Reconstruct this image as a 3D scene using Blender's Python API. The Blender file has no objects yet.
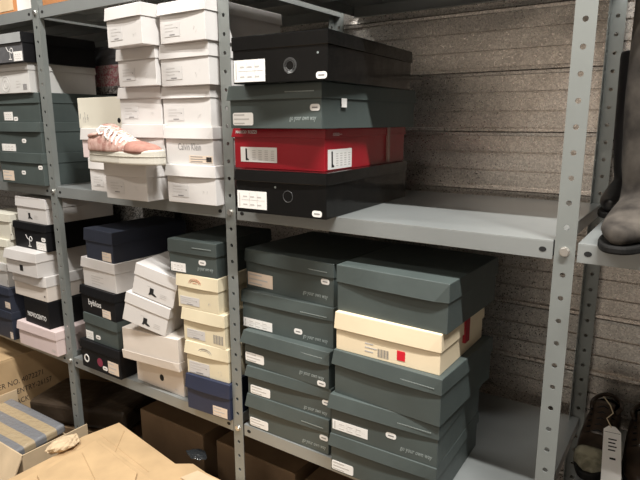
import bpy, bmesh, math, random
from mathutils import Vector, Matrix
random.seed(7)
SC = bpy.context.scene
COL = SC.collection
PI = math.pi

# ------------------------------------------------------------------ helpers
def tag(o, label=None, cat=None, group=None, kind=None):
    if label: o['label'] = label
    if cat: o['category'] = cat
    if group: o['group'] = group
    if kind: o['kind'] = kind
    return o

def obj(name, bm, m, parent=None, smooth=False):
    me = bpy.data.meshes.new(name)
    bmesh.ops.recalc_face_normals(bm, faces=bm.faces[:])
    bm.to_mesh(me); bm.free()
    if smooth:
        for p in me.polygons: p.use_smooth = True
    if m: me.materials.append(m)
    o = bpy.data.objects.new(name, me); COL.objects.link(o)
    if parent: o.parent = parent
    return o

def empty(name, loc=(0, 0, 0), rot=(0, 0, 0), label=None, cat=None, group=None):
    o = bpy.data.objects.new(name, None); COL.objects.link(o)
    o.location = loc; o.rotation_euler = rot; o.empty_display_size = .05
    return tag(o, label, cat, group)

def bx(bm, x0, x1, y0, y1, z0, z1, M=None):
    v = [bm.verts.new((M @ Vector(c)) if M else c) for c in
         [(x0,y0,z0),(x1,y0,z0),(x1,y1,z0),(x0,y1,z0),(x0,y0,z1),(x1,y0,z1),(x1,y1,z1),(x0,y1,z1)]]
    for f in [(0,3,2,1),(4,5,6,7),(0,1,5,4),(1,2,6,5),(2,3,7,6),(3,0,4,7)]:
        bm.faces.new([v[i] for i in f])
    return v

def box_bm(*a, M=None):
    bm = bmesh.new(); bx(bm, *a, M=M); return bm

def bevel(o, w=.0015, seg=2, ang=.6):
    m = o.modifiers.new('bevel', 'BEVEL'); m.width = w; m.segments = seg
    m.limit_method = 'ANGLE'; m.angle_limit = ang
    return o

def tube(bm, pts, r, n=8, cap=True):
    pts = [Vector(p) for p in pts]; rings = []
    up = Vector((0, 0, 1))
    for i, p in enumerate(pts):
        t = (pts[min(i+1, len(pts)-1)] - pts[max(i-1, 0)]).normalized()
        a = t.cross(up)
        if a.length < 1e-3: a = t.cross(Vector((0, 1, 0)))
        a.normalize(); b = t.cross(a)
        rr = r[i] if isinstance(r, (list, tuple)) else r
        rings.append([bm.verts.new(p + rr*(math.cos(2*PI*k/n)*a + math.sin(2*PI*k/n)*b)) for k in range(n)])
    for A, B in zip(rings, rings[1:]):
        for k in range(n): bm.faces.new([A[k], A[(k+1) % n], B[(k+1) % n], B[k]])
    if cap: bm.faces.new(rings[0][::-1]); bm.faces.new(rings[-1])

def loft(bm, rings, cap=True):
    R = [[bm.verts.new(p) for p in r] for r in rings]; n = len(R[0])
    for A, B in zip(R, R[1:]):
        for k in range(n): bm.faces.new([A[k], A[(k+1) % n], B[(k+1) % n], B[k]])
    if cap: bm.faces.new(R[0][::-1]); bm.faces.new(R[-1])

def prism(bm, poly, z0, z1, M=None):
    f = lambda p: (M @ Vector(p)) if M else p
    A = [bm.verts.new(f((x, y, z0))) for x, y in poly]; B = [bm.verts.new(f((x, y, z1))) for x, y in poly]
    n = len(poly)
    bm.faces.new(A[::-1]); bm.faces.new(B)
    for k in range(n): bm.faces.new([A[k], A[(k+1) % n], B[(k+1) % n], B[k]])

def bake(o):
    """apply the object's modifiers into its mesh"""
    dg = bpy.context.evaluated_depsgraph_get(); dg.update()
    me = bpy.data.meshes.new_from_object(o.evaluated_get(dg))
    o.modifiers.clear(); o.data = me
    return o

# ------------------------------------------------------------------ materials
def nodes(name):
    m = bpy.data.materials.new(name); m.use_nodes = True
    nt = m.node_tree; b = nt.nodes['Principled BSDF']
    return m, nt, b

def paper(name, col, rough=.55, var=.12, spec=.4, scale=6, bump=.06, metal=0, wear=None, coat=0):
    m, nt, b = nodes(name); N = nt.nodes; L = nt.links
    tc = N.new('ShaderNodeTexCoord'); oi = N.new('ShaderNodeObjectInfo')
    ad = N.new('ShaderNodeVectorMath'); ad.operation = 'ADD'
    L.new(tc.outputs['Object'], ad.inputs[0]); L.new(oi.outputs['Random'], ad.inputs[1])
    n = N.new('ShaderNodeTexNoise'); n.inputs['Scale'].default_value = scale; n.inputs['Detail'].default_value = 5
    L.new(ad.outputs[0], n.inputs['Vector'])
    r = N.new('ShaderNodeMapRange'); r.inputs[3].default_value = 1-var; r.inputs[4].default_value = 1+var
    r.inputs[1].default_value = .3; r.inputs[2].default_value = .7
    L.new(n.outputs[0], r.inputs[0])
    mx = N.new('ShaderNodeVectorMath'); mx.operation = 'SCALE'; mx.inputs[0].default_value = col
    L.new(r.outputs[0], mx.inputs['Scale']); L.new(mx.outputs[0], b.inputs['Base Color'])
    b.inputs['Roughness'].default_value = rough; b.inputs['Specular IOR Level'].default_value = spec
    b.inputs['Metallic'].default_value = metal; b.inputs['Coat Weight'].default_value = coat
    n2 = N.new('ShaderNodeTexNoise'); n2.inputs['Scale'].default_value = 12; n2.inputs['Detail'].default_value = 2
    L.new(ad.outputs[0], n2.inputs['Vector'])
    bp = N.new('ShaderNodeBump'); bp.inputs['Strength'].default_value = bump; bp.inputs['Distance'].default_value = .02
    L.new(n2.outputs[0], bp.inputs['Height']); L.new(bp.outputs[0], b.inputs['Normal'])
    return m

def plain(name, col, rough=.6, metal=0, spec=.4):
    m, nt, b = nodes(name)
    b.inputs['Base Color'].default_value = (*col, 1); b.inputs['Roughness'].default_value = rough
    b.inputs['Metallic'].default_value = metal; b.inputs['Specular IOR Level'].default_value = spec
    return m

def speckle(name, c0, c1, scale, rough=.6, metal=0, lo=.45, hi=.55, rvar=0, wave=None, bump=0):
    """two colours mixed by a fine voronoi / noise"""
    m, nt, b = nodes(name); N = nt.nodes; L = nt.links
    tc = N.new('ShaderNodeTexCoord')
    v = N.new('ShaderNodeTexVoronoi'); v.inputs['Scale'].default_value = scale
    n = N.new('ShaderNodeTexNoise'); n.inputs['Scale'].default_value = scale*.6; n.inputs['Detail'].default_value = 4
    L.new(tc.outputs['Object'], v.inputs['Vector']); L.new(tc.outputs['Object'], n.inputs['Vector'])
    sp = N.new('ShaderNodeSeparateColor'); L.new(v.outputs['Color'], sp.inputs[0])
    av = N.new('ShaderNodeMath'); av.operation = 'ADD'; L.new(sp.outputs[0], av.inputs[0]); L.new(n.outputs[0], av.inputs[1])
    r = N.new('ShaderNodeMapRange'); r.inputs[1].default_value = lo*2; r.inputs[2].default_value = hi*2
    L.new(av.outputs[0], r.inputs[0])
    mx = N.new('ShaderNodeMix'); mx.data_type = 'RGBA'; mx.inputs[6].default_value = (*c0, 1); mx.inputs[7].default_value = (*c1, 1)
    L.new(r.outputs[0], mx.inputs[0]); L.new(mx.outputs[2], b.inputs['Base Color'])
    b.inputs['Metallic'].default_value = metal; b.inputs['Roughness'].default_value = rough
    if rvar:
        r2 = N.new('ShaderNodeMapRange'); r2.inputs[3].default_value = rough-rvar; r2.inputs[4].default_value = rough+rvar
        L.new(sp.outputs[1], r2.inputs[0]); L.new(r2.outputs[0], b.inputs['Roughness'])
    if bump:
        bp = N.new('ShaderNodeBump'); bp.inputs['Strength'].default_value = bump; bp.inputs['Distance'].default_value = .002
        L.new(av.outputs[0], bp.inputs['Height']); L.new(bp.outputs[0], b.inputs['Normal'])
    return m

def mottle(name, c0, c1, scale, rough):
    m, nt, b = nodes(name); N = nt.nodes; L = nt.links
    tc = N.new('ShaderNodeTexCoord'); n = N.new('ShaderNodeTexNoise'); n.inputs['Scale'].default_value = scale; n.inputs['Detail'].default_value = 6
    L.new(tc.outputs['Object'], n.inputs['Vector'])
    r = N.new('ShaderNodeValToRGB'); r.color_ramp.elements[0].position = .38; r.color_ramp.elements[0].color = (*c0, 1)
    r.color_ramp.elements[1].position = .62; r.color_ramp.elements[1].color = (*c1, 1)
    L.new(n.outputs[0], r.inputs[0]); L.new(r.outputs[0], b.inputs['Base Color'])
    b.inputs['Roughness'].default_value = rough; b.inputs['Specular IOR Level'].default_value = .3
    bp = N.new('ShaderNodeBump'); bp.inputs['Strength'].default_value = .3; bp.inputs['Distance'].default_value = .002
    L.new(n.outputs[0], bp.inputs['Height']); L.new(bp.outputs[0], b.inputs['Normal'])
    return m

def cardboard(name, col, axis=0):
    m, nt, b = nodes(name); N = nt.nodes; L = nt.links
    tc = N.new('ShaderNodeTexCoord')
    w = N.new('ShaderNodeTexWave'); w.inputs['Scale'].default_value = 45; w.inputs['Distortion'].default_value = .3
    w.bands_direction = 'XYZ'[axis]
    n = N.new('ShaderNodeTexNoise'); n.inputs['Scale'].default_value = 9; n.inputs['Detail'].default_value = 6
    L.new(tc.outputs['Object'], w.inputs['Vector']); L.new(tc.outputs['Object'], n.inputs['Vector'])
    a = N.new('ShaderNodeMath'); a.operation = 'MULTIPLY_ADD'; a.inputs[1].default_value = .08
    L.new(w.outputs['Fac'], a.inputs[0]); L.new(n.outputs[0], a.inputs[2])
    r = N.new('ShaderNodeMapRange'); r.inputs[1].default_value = .3; r.inputs[2].default_value = .8
    r.inputs[3].default_value = .85; r.inputs[4].default_value = 1.15
    L.new(a.outputs[0], r.inputs[0])
    mx = N.new('ShaderNodeVectorMath'); mx.operation = 'SCALE'; mx.inputs[0].default_value = col
    L.new(r.outputs[0], mx.inputs['Scale']); L.new(mx.outputs[0], b.inputs['Base Color'])
    b.inputs['Roughness'].default_value = .75; b.inputs['Specular IOR Level'].default_value = .25
    bp = N.new('ShaderNodeBump'); bp.inputs['Strength'].default_value = .15; bp.inputs['Distance'].default_value = .004
    L.new(a.outputs[0], bp.inputs['Height']); L.new(bp.outputs[0], b.inputs['Normal'])
    return m

M = dict(
 teal=paper('teal_paper', (.062,.077,.073), .5, .13, .45, bump=.10),
 white=paper('white_card', (.61,.585,.565), .5, .035, .35, bump=.05),
 pinkwhite=paper('blush_card', (.68,.56,.545), .5, .04, .35),
 greywhite=paper('grey_white_card', (.55,.54,.52), .55, .05, .3),
 oldwhite=paper('yellowed_card', (.64,.61,.52), .55, .05, .3),
 cream=paper('cream_card', (.68,.60,.43), .5, .05, .35, bump=.05),
 ivory=paper('ivory_card', (.80,.67,.47), .5, .05, .35, bump=.04),
 kraftwhite=paper('off_white_card', (.66,.60,.54), .55, .05, .3),
 navy=paper('navy_paper', (.022,.029,.060), .5, .12, .4),
 darknavy=paper('dark_navy_paper', (.028,.033,.050), .5, .12, .4),
 black=paper('black_card', (.009,.009,.010), .45, .15, .18, bump=.05),
 gloss=paper('glossy_black_card', (.005,.005,.005), .12, .1, .22, bump=.10),
 red=paper('red_gloss_card', (.33,.008,.018), .28, .08, .5, bump=.05),
 denim=paper('charcoal_card', (.10,.10,.105), .55, .15, .3, scale=40),
 silver=paper('pale_grey_card', (.33,.34,.34), .5, .08, .35, scale=14),
 taupe=paper('taupe_card', (.20,.16,.12), .6, .08, .3),
 steel=paper('grey_painted_steel', (.23,.245,.235), .32, .06, .5, scale=9, bump=.02, metal=.25),
 deck=paper('grey_shelf_steel', (.28,.295,.29), .28, .06, .5, scale=5, bump=.03, metal=.3),
 bolt=plain('zinc', (.62,.61,.58), .3, .9),
 hole=plain('dark_hole', (.01,.01,.01), .8),
 sticker=paper('white_label_paper', (.80,.78,.75), .45, .03, .35, bump=0),
 tan=paper('beige_label_paper', (.70,.58,.47), .5, .04, .3, bump=0),
 plabel=paper('faint_label_paper', (.585,.565,.55), .35, .02, .4, bump=0),
 ink=plain('grey_ink', (.22,.21,.21), .6), dark=plain('black_ink', (.015,.015,.016), .5),
 faint=plain('pale_grey_ink', (.50,.48,.46), .6), silverink=plain('silver_ink', (.30,.34,.33), .4, .1),
 whiteink=plain('white_ink', (.75,.74,.72), .5), greyink=plain('dull_grey_ink', (.05,.05,.05), .25),
 pink=plain('plum_ink', (.22,.03,.06), .5), redink=plain('rust_ink', (.50,.20,.12), .6),
 redsq=plain('bright_red_ink', (.65,.015,.03), .45), redtag=plain('dark_red_ribbon', (.30,.01,.02), .6),
 tape=plain('clear_brown_tape', (.34,.19,.16), .2),
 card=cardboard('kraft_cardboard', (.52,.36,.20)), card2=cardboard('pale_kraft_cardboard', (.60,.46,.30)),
 card3=cardboard('shade_darkened_kraft', (.20,.13,.075)), cardink=plain('carton_print', (.045,.035,.03), .7),  # card3: kraft colour lowered to stand for the shade under the shelf
 orange=cardboard('orange_brown_cardboard', (.50,.22,.09)),
)

# ------------------------------------------------------------------ shoebox
def lid_bm(w, d, h, lh, fl, fr, bow, side, T=.0016, top_in=.0):
    """hollow lid: skirts flare out towards their lower edge; fl / fr = how far the front skirt
    stands off at its left / right end, bow = at its middle, side = side skirts"""
    bm = bmesh.new(); n = 10; P = []
    def s(k): return math.sin(PI*k/n)
    for k in range(n): P.append((w*k/n, 0, 0, -1, fl+(fr-fl)*k/n+bow*s(k)))
    for k in range(n): P.append((w, d*k/n, 1, 0, side*(.6+.4*s(k))))
    for k in range(n): P.append((w*(1-k/n), d, 0, 1, .003))
    for k in range(n): P.append((0, d*(1-k/n), -1, 0, side*(.6+.4*s(k))))
    N = len(P)
    def ring(off, z):
        out = []
        for i, (x, y, nx, ny, f) in enumerate(P):
            xx, yy = x+nx*off(f), y+ny*off(f)
            if i % n == 0:                       # corners stand off along both walls
                j = P[i-1]; xx += j[2]*off(j[4] if False else f); yy += j[3]*off(f)
            out.append(bm.verts.new((xx, yy, z(f) if callable(z) else z)))
        return out
    A = ring(lambda f: f+.0012, h-lh)            # outer bottom
    B = ring(lambda f: .0022, h-.0012)           # outer top
    Bt = ring(lambda f: .0010, h)
    C = ring(lambda f: f+.0012-T, h-lh)          # inner bottom
    D = ring(lambda f: .0008, h-.003)            # inner top
    for a, b in ((A, B), (B, Bt), (C, A), (D, C)):
        for k in range(N): bm.faces.new([a[k], a[(k+1) % N], b[(k+1) % N], b[k]])
    bm.faces.new(Bt); bm.faces.new(D[::-1])
    return bm

def sheet_on(face, w, u0, v0, u1, v1, off, thick=.0006, rounded=0):
    """a thin rounded slab lying on a box face, as a bmesh"""
    bm = bmesh.new(); r = rounded*min(abs(u1-u0), abs(v1-v0))*.5
    if r > 0:
        poly = []
        for cx, cz, a0 in ((u1-r, v1-r, 0), (u0+r, v1-r, 90), (u0+r, v0+r, 180), (u1-r, v0+r, 270)):
            for q in range(4):
                a = math.radians(a0+q*30); poly.append((cx+r*math.cos(a), cz+r*math.sin(a)))
    else: poly = [(u0, v0), (u1, v0), (u1, v1), (u0, v1)]
    def P(u, v, o): return (u, -o, v) if face == 'F' else (w+o, u, v)
    A = [bm.verts.new(P(u, v, off)) for u, v in poly]; B = [bm.verts.new(P(u, v, off+thick)) for u, v in poly]
    bm.faces.new(A); bm.faces.new(B[::-1]); n = len(poly)
    for k in range(n): bm.faces.new([A[k], A[(k+1) % n], B[(k+1) % n], B[k]])
    return bm

def marks(face, w, off, rects, thick=.0004):
    bm = bmesh.new()
    for u0, v0, u1, v1 in rects:
        if face == 'F': bx(bm, u0, u1, -off-thick, -off, v0, v1)
        else: bx(bm, w+off, w+off+thick, u0, u1, v0, v1)
    return bm

def strokes(face, w, off, lines, r):
    bm = bmesh.new()
    for ln in lines:
        tube(bm, [((u, -off, v) if face == 'F' else (w+off, u, v)) for u, v in ln], r, 5)
    return bm

def text_obj(name, s, mat, parent, mw, face, w, u0, u1, vc, hh, off, shear=0, slope=0, bold=0):
    cu = bpy.data.curves.new(name, 'FONT'); cu.body = s; cu.size = 1; cu.align_x = 'LEFT'; cu.shear = shear
    cu.extrude = .004; cu.resolution_u = 2; cu.offset = bold
    t = bpy.data.objects.new(name, cu); COL.objects.link(t)
    dg = bpy.context.evaluated_depsgraph_get(); dg.update()
    me = bpy.data.meshes.new_from_object(t.evaluated_get(dg)); bpy.data.objects.remove(t)
    xs = [v.co.x for v in me.vertices]; ys = [v.co.y for v in me.vertices]
    sx = (u1-u0)/(max(xs)-min(xs)); sy = hh/(max(ys)-min(ys)); x0 = min(xs); yc = (max(ys)+min(ys))/2
    for v in me.vertices:
        u = u0+(v.co.x-x0)*sx; q = vc+(v.co.y-yc)*sy + slope*(u-u0); z = off + .0003 + v.co.z*.05
        v.co = (u, -z, q) if face == 'F' else (w+z, u, q)
    me.materials.append(mat)
    o = bpy.data.objects.new(name, me); COL.objects.link(o); o.parent = parent
    return o

LINES = lambda u0, v0, u1, v1, n, fr=.8: [(u0+(u1-u0)*.06, v0+(v1-v0)*(k+.32)/n, u0+(u1-u0)*(fr if k % 2 else fr*.72), v0+(v1-v0)*(k+.62)/n) for k in range(n)]

def decorate(root, body, lid, w, h, lh, items):
    bh = h-lh
    for face, t, u0, v0, u1, v1 in items:
        if u1 < u0: u0, u1 = u1, u0
        if v1 < v0: v0, v1 = v1, v0
        k = t.split(':'); on_lid = any(q.startswith('lid') for q in k[1:])
        off = .0062 if on_lid else .0004
        if not on_lid:
            if v1 > bh-.001 and k[0] not in ('tape','redtag','tab','dot'): v1 = bh-.001
            if v0 < .003: v1 += .003-v0; v0 = .003
            u0 = max(u0, .003)
            if face == 'F': u1 = min(u1, w-.003)
        par = lid if on_lid else body
        vc = (v0+v1)/2; uc = (u0+u1)/2
        if k[0] in ('label', 'rlabel', 'plabel', 'tan', 'codelabel', 'bootlabel'):
            if v1-v0 < .028 and k[0] != 'codelabel': v0, v1 = vc-.014, vc+.014
            if v0 < .004: v1 += .004-v0; v0 = .004
            mt = {'plabel': M['plabel'], 'tan': M['tan'], 'codelabel': M['tan']}.get(k[0], M['sticker'])
            o = obj('sticker', sheet_on(face, w, u0, v0, u1, v1, off, rounded=.35 if k[0] == 'rlabel' else 0), mt, root)
            if k[0] == 'tan': o['label'] = 'beige paper sticker'
            ink = M['faint'] if k[0] in ('rlabel', 'tan', 'plabel') else M['ink']
            dv, du = v1-v0, u1-u0
            if k[0] == 'label':
                r = [(u0+du*.06, v0+dv*.12, u0+du*.09, v0+dv*.88)] + [(u0+du*(.2+.24*i), v0+dv*(.2+.45*j), u0+du*(.34+.24*i), v0+dv*(.27+.45*j)) for i in range(3) for j in range(2)] + \
                    [(u0+du*.14, v0+dv*.49, u0+du*.93, v0+dv*.505), (u0+du*.42, v0+dv*.1, u0+du*.427, v0+dv*.9), (u0+du*.68, v0+dv*.1, u0+du*.687, v0+dv*.9)]
                obj('printed_lines', marks(face, w, off+.0006, r), M['faint'], o)
            elif k[0] == 'bootlabel':
                r = [(u0+du*(.33+.17*i), v0+dv*(.15+.12*j), u0+du*(.42+.17*i), v0+dv*(.19+.12*j)) for i in range(4) for j in range(6)]
                obj('printed_lines', marks(face, w, off+.0006, r), M['faint'], o)
                b = bmesh.new(); a = u0+du*.14; c = v0+dv*.1; s = dv*.8
                prof = [(0, 0), (.42, 0), (.42, .08), (.22, .2), (.2, 1), (-.02, 1), (0, .2)]
                MM = Matrix(((0,0,0,0),)*4)
                pts = [(a+x*s*.8, c+y*s) for x, y in prof]
                A = [b.verts.new((x, -off-.0009, y) if face == 'F' else (w+off+.0009, x, y)) for x, y in pts]
                B = [b.verts.new((x, -off-.0005, y) if face == 'F' else (w+off+.0005, x, y)) for x, y in pts]
                b.faces.new(A); b.faces.new(B[::-1])
                for q in range(len(A)): b.faces.new([A[q], A[(q+1) % len(A)], B[(q+1) % len(A)], B[q]])
                obj('printed_boot', b, M['dark'], o)
            else:
                obj('printed_lines', marks(face, w, off+.0006, LINES(u0, v0+dv*.3 if k[0] == 'plabel' else v0, u1, v1, 3)), ink, o)
                if k[0] == 'plabel':
                    obj('printed_bar', marks(face, w, off+.0006, [(u0+du*.34, v0+dv*.08, u0+du*.68, v0+dv*.16), (u0+du*.82, v0+dv*.55, u0+du*.87, v0+dv*.63)]), M['ink'], o)
                if k[0] == 'codelabel':
                    obj('barcode', marks(face, w, off+.0011, [(u0+du*(.74+.025*i), v0+dv*.15, u0+du*(.755+.025*i), v0+dv*.85) for i in range(9)]), M['dark'], o)
        elif k[0] == 'oval':
            v0, v1 = vc-.008, vc+.008
            if on_lid is False and v0 < .004: v0, v1 = .004, .020
            o = obj('size_tag', sheet_on(face, w, uc-.0145, v0, uc+.0145, v1, off, rounded=.8), M['sticker'], root)
            obj('printed_lines', marks(face, w, off+.0006, [(uc-.008, (v0+v1)/2-.0015, uc+.008, (v0+v1)/2+.0015)]), M['ink'], o)
        elif k[0] == 'slogan': text_obj('slogan', 'go your own way', M['silverink'], body, None, face, w, u0, u1, vc+.004, .0125, 0, shear=.25)
        elif k[0] == 'url': obj('printed_line', marks(face, w, .0055, [(u0+(u1-u0)*i/22, vc-.0012, u0+(u1-u0)*(i+.7)/22, vc+.0014) for i in range(22)]), M['silverink'], lid)
        elif k[0] == 'text':
            s = k[1].replace('_', ' '); mt = M['dark'] if 'dark' in k else M['whiteink']
            if s == 'Calvin Klein': text_obj('lettering', s, M['ink'], body, None, face, w, u0, u1, vc, .021, 0)
            elif s == 'byblos': text_obj('lettering', s, M['whiteink'], body, None, face, w, u0, u1-.02, vc+.004, .030, 0)
            elif s == 'NOVOCENTO': text_obj('lettering', s, M['whiteink'], body, None, face, w, u0+.006, u1-.006, vc, .021, 0, bold=.015)
            else: text_obj('lettering', s, M['whiteink'], lid, None, face, w, u0, u1, vc, .0085, .0055, shear=.2, bold=.02)
        elif k[0].startswith('ring'):
            mt = {'ringdark': M['greyink'], 'ringgrey': M['greyink'], 'ringwhite': M['whiteink'], 'ringfaint': M['faint']}[k[0]]
            r = (u1-u0)/2*.8; n = 24
            ring = [(uc+r*math.cos(2*PI*i/n), vc+r*1.0*math.sin(2*PI*i/n)) for i in range(n+1)]
            ls = [ring]
            th = .0035 if k[0] == 'ringwhite' else .0012
            if k[0] == 'ringgrey': ls += [[(uc+r*q*math.cos(2*PI*i/n)*(1+.1*random.random()), vc+r*q*math.sin(2*PI*i/n)) for i in range(n+1)] for q in (.62, .8, .9)]
            if k[0] == 'ringfaint': ls += [[(uc+r*q*math.cos(2*PI*i/n), vc+r*q*math.sin(2*PI*i/n)) for i in range(n+1)] for q in (.5,)]; th = .0009
            bm = strokes(face, w, 0.0002, ls, th)
            for v in bm.verts: v.co.y = max(v.co.y, -.0012)
            obj('ring_emblem', bm, mt, body)
        elif k[0] in ('discpink', 'hole', 'dot'):
            ru = max((u1-u0)/2, .002)*.9; rv = max((v1-v0)/2, .003)
            if k[0] == 'hole': ru, rv = .0105, .0125
            if k[0] == 'discpink': ru = rv = .0175
            if k[0] == 'dot': ru = rv = min(.0085, max(ru, .0025))
            bm = sheet_on(face, w, uc-ru, vc-rv, uc+ru, vc+rv, .0004, rounded=1.0)
            obj({'hole': 'finger_hole', 'discpink': 'round_emblem', 'dot': 'stud'}[k[0]], bm,
                {'hole': M['hole'], 'discpink': M['pink']}.get(k[0], M['hole'] if 'dark' in k else M['silverink']), body)
        elif k[0] in ('lines', 'print'):
            obj('printed_lines', marks(face, w, off if on_lid else .0002, LINES(u0, v0, u1, v1, 4 if k[0] == 'print' else 3, .95)), M['whiteink'] if on_lid else M['faint'], par)
        elif k[0] == 'barcode':
            if v1-v0 < .02: v0, v1 = vc-.011, vc+.011
            n = 11; obj('barcode', marks(face, w, .0002, [(u0+(u1-u0)*i/n, v0, u0+(u1-u0)*(i+.35+.3*(i % 3 == 0))/n, v1) for i in range(n)]), M['ink'], body)
        elif k[0] in ('redsquare', 'darksquare'):
            if k[0] == 'redsquare': v0, v1 = vc-.0125, vc+.0125
            obj('square_emblem', sheet_on(face, w, u0, v0, u1, v1, .0003), M['redsq' if k[0] == 'redsquare' else 'dark'], body)
        elif k[0] == 'redtag':
            obj('ribbon_tag', box_bm(w+.0003, w+.0085, u0+.006, u1-.012, .035, h-.0), M['redtag'], root)
        elif k[0] == 'tape':
            obj('tape_strip', box_bm(w+.0004, w+.0068, u0+.008, u1-.006, .004, h-.001), M['tape'], root)
        elif k[0] == 'tab':
            obj('paper_tab', sheet_on('R', w, u0, .052, u0+.024, .074, .0056), M['sticker'], root)
        elif k[0] == 'bootlogo':
            s = .034; a, c = uc-.012, vc-.014
            prof = [(0, .0), (.22, .0), (.26, .12), (.75, 0), (.95, .03), (.9, .12), (.55, .3), (.5, .75), (.05, .75), (.08, .3)]
            b = bmesh.new(); A = [b.verts.new((a+x*s, -.0008, c+y*s)) for x, y in prof]; B = [b.verts.new((a+x*s, -.0003, c+y*s)) for x, y in prof]
            b.faces.new(A); b.faces.new(B[::-1])
            for q in range(len(A)): b.faces.new([A[q], A[(q+1) % len(A)], B[(q+1) % len(A)], B[q]])
            obj('boot_silhouette', b, M['dark'], body)
            obj('printed_lines', marks(face, w, .0002, [(a-.010+.004*i, c+.028, a-.008+.004*i, c+.031) for i in range(4)] + [(a+.045, c+.004+.006*i, a+.070, c+.006+.006*i) for i in range(3)]), M['faint'], body)
        elif k[0] == 'ylogo':
            s = max(v1-v0, .045); a = uc
            ls = [[(a-.5*s, vc+.5*s), (a-.28*s, vc+.18*s), (a, vc+.1*s), (a, vc-.42*s)],
                  [(a+.25*s+.2*s*math.cos(q), vc+.18*s+.2*s*math.sin(q)) for q in [i*PI/6 for i in range(13)]],
                  [(a-.2*s, vc-.5*s), (a+.22*s, vc-.5*s)]]
            bm = strokes(face, w, .0002, ls, .0019)
            for v in bm.verts: v.co.y = max(v.co.y, -.0012)
            obj('script_emblem', bm, M['whiteink'], body)
        elif k[0] == 'laurel':
            mt = M['redink'] if 'lidred' in k else M['ink']; off2 = .0052
            ls = [[(uc+(u1-u0)*.48*math.cos(PI*q/8), vc-.006+.017*math.sin(PI*q/8)) for q in range(9)],
                  [(uc+(u1-u0)*.36*math.cos(PI*q/8), vc-.006+.011*math.sin(PI*q/8)) for q in range(9)],
                  [(uc-.008, vc-.004), (uc+.008, vc-.004)]]
            obj('laurel_emblem', strokes(face, w, off2, ls, .0008), mt, lid)
        elif k[0] == 'drawing':
            big = 'faint' not in k
            ls = []
            R = random.Random(int(u0*1e5))
            for q in range(7 if big else 3):
                x, y = u0+(u1-u0)*R.random()*.9, v0+(v1-v0)*R.random()*.6
                ls.append([(x, y), (x+.006*R.random(), y+(v1-v0)*.3), (x+.010*R.random()-.004, y+(v1-v0)*.38)])
            obj('printed_sketch', strokes(face, w, .0002, ls, .0008 if big else .0004), M['ink'] if big else M['faint'], body)

def shoebox(key, label, mat, group, lidmat=None, name='shoebox', flare=None, flip=False, nolid=False, cat='shoebox'):
    x, y, z, yaw, roll, w, h, d, lh = BX[key]
    root = empty(name, (x, y, z+.0006), (0, roll, yaw), label, cat, group)
    R = random.Random(key)
    b = box_bm(0, w, 0, d, 0, h-.004)
    body = obj('body', b, M[mat], root); bevel(body, .0012, 2)
    if flip:                                     # standing on its lid
        for v in body.data.vertices: v.co.z = h-.0005 if v.co.z > .01 else .004
    fl = flare or (R.uniform(.002, .006), R.uniform(.001, .005), R.uniform(0, .003))
    if not nolid:
        bm = lid_bm(w, d, h, lh, fl[0], fl[1], fl[2], .003)
        lid = obj('lid', bm, M[lidmat or mat], root); bevel(lid, .0008, 1)
        if flip:
            for v in lid.data.vertices: v.co.z = h-v.co.z
            lid.data.flip_normals()
    else: lid = body
    if key == 'M5':                              # its end panels are pale, its long sides black
        obj('end_panel', sheet_on('F', w, .001, .002, w-.001, h-lh, .0), M['denim'], root)
        obj('end_panel', sheet_on('F', w, -.001, h-lh+.0015, w+.001, h-.002, .0058, .0008), M['silver'], root)['label'] = 'pale grey end of the lid'
    decorate(root, body, lid, w, h, lh, DECOR.get(key, []))
    return root

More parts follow.
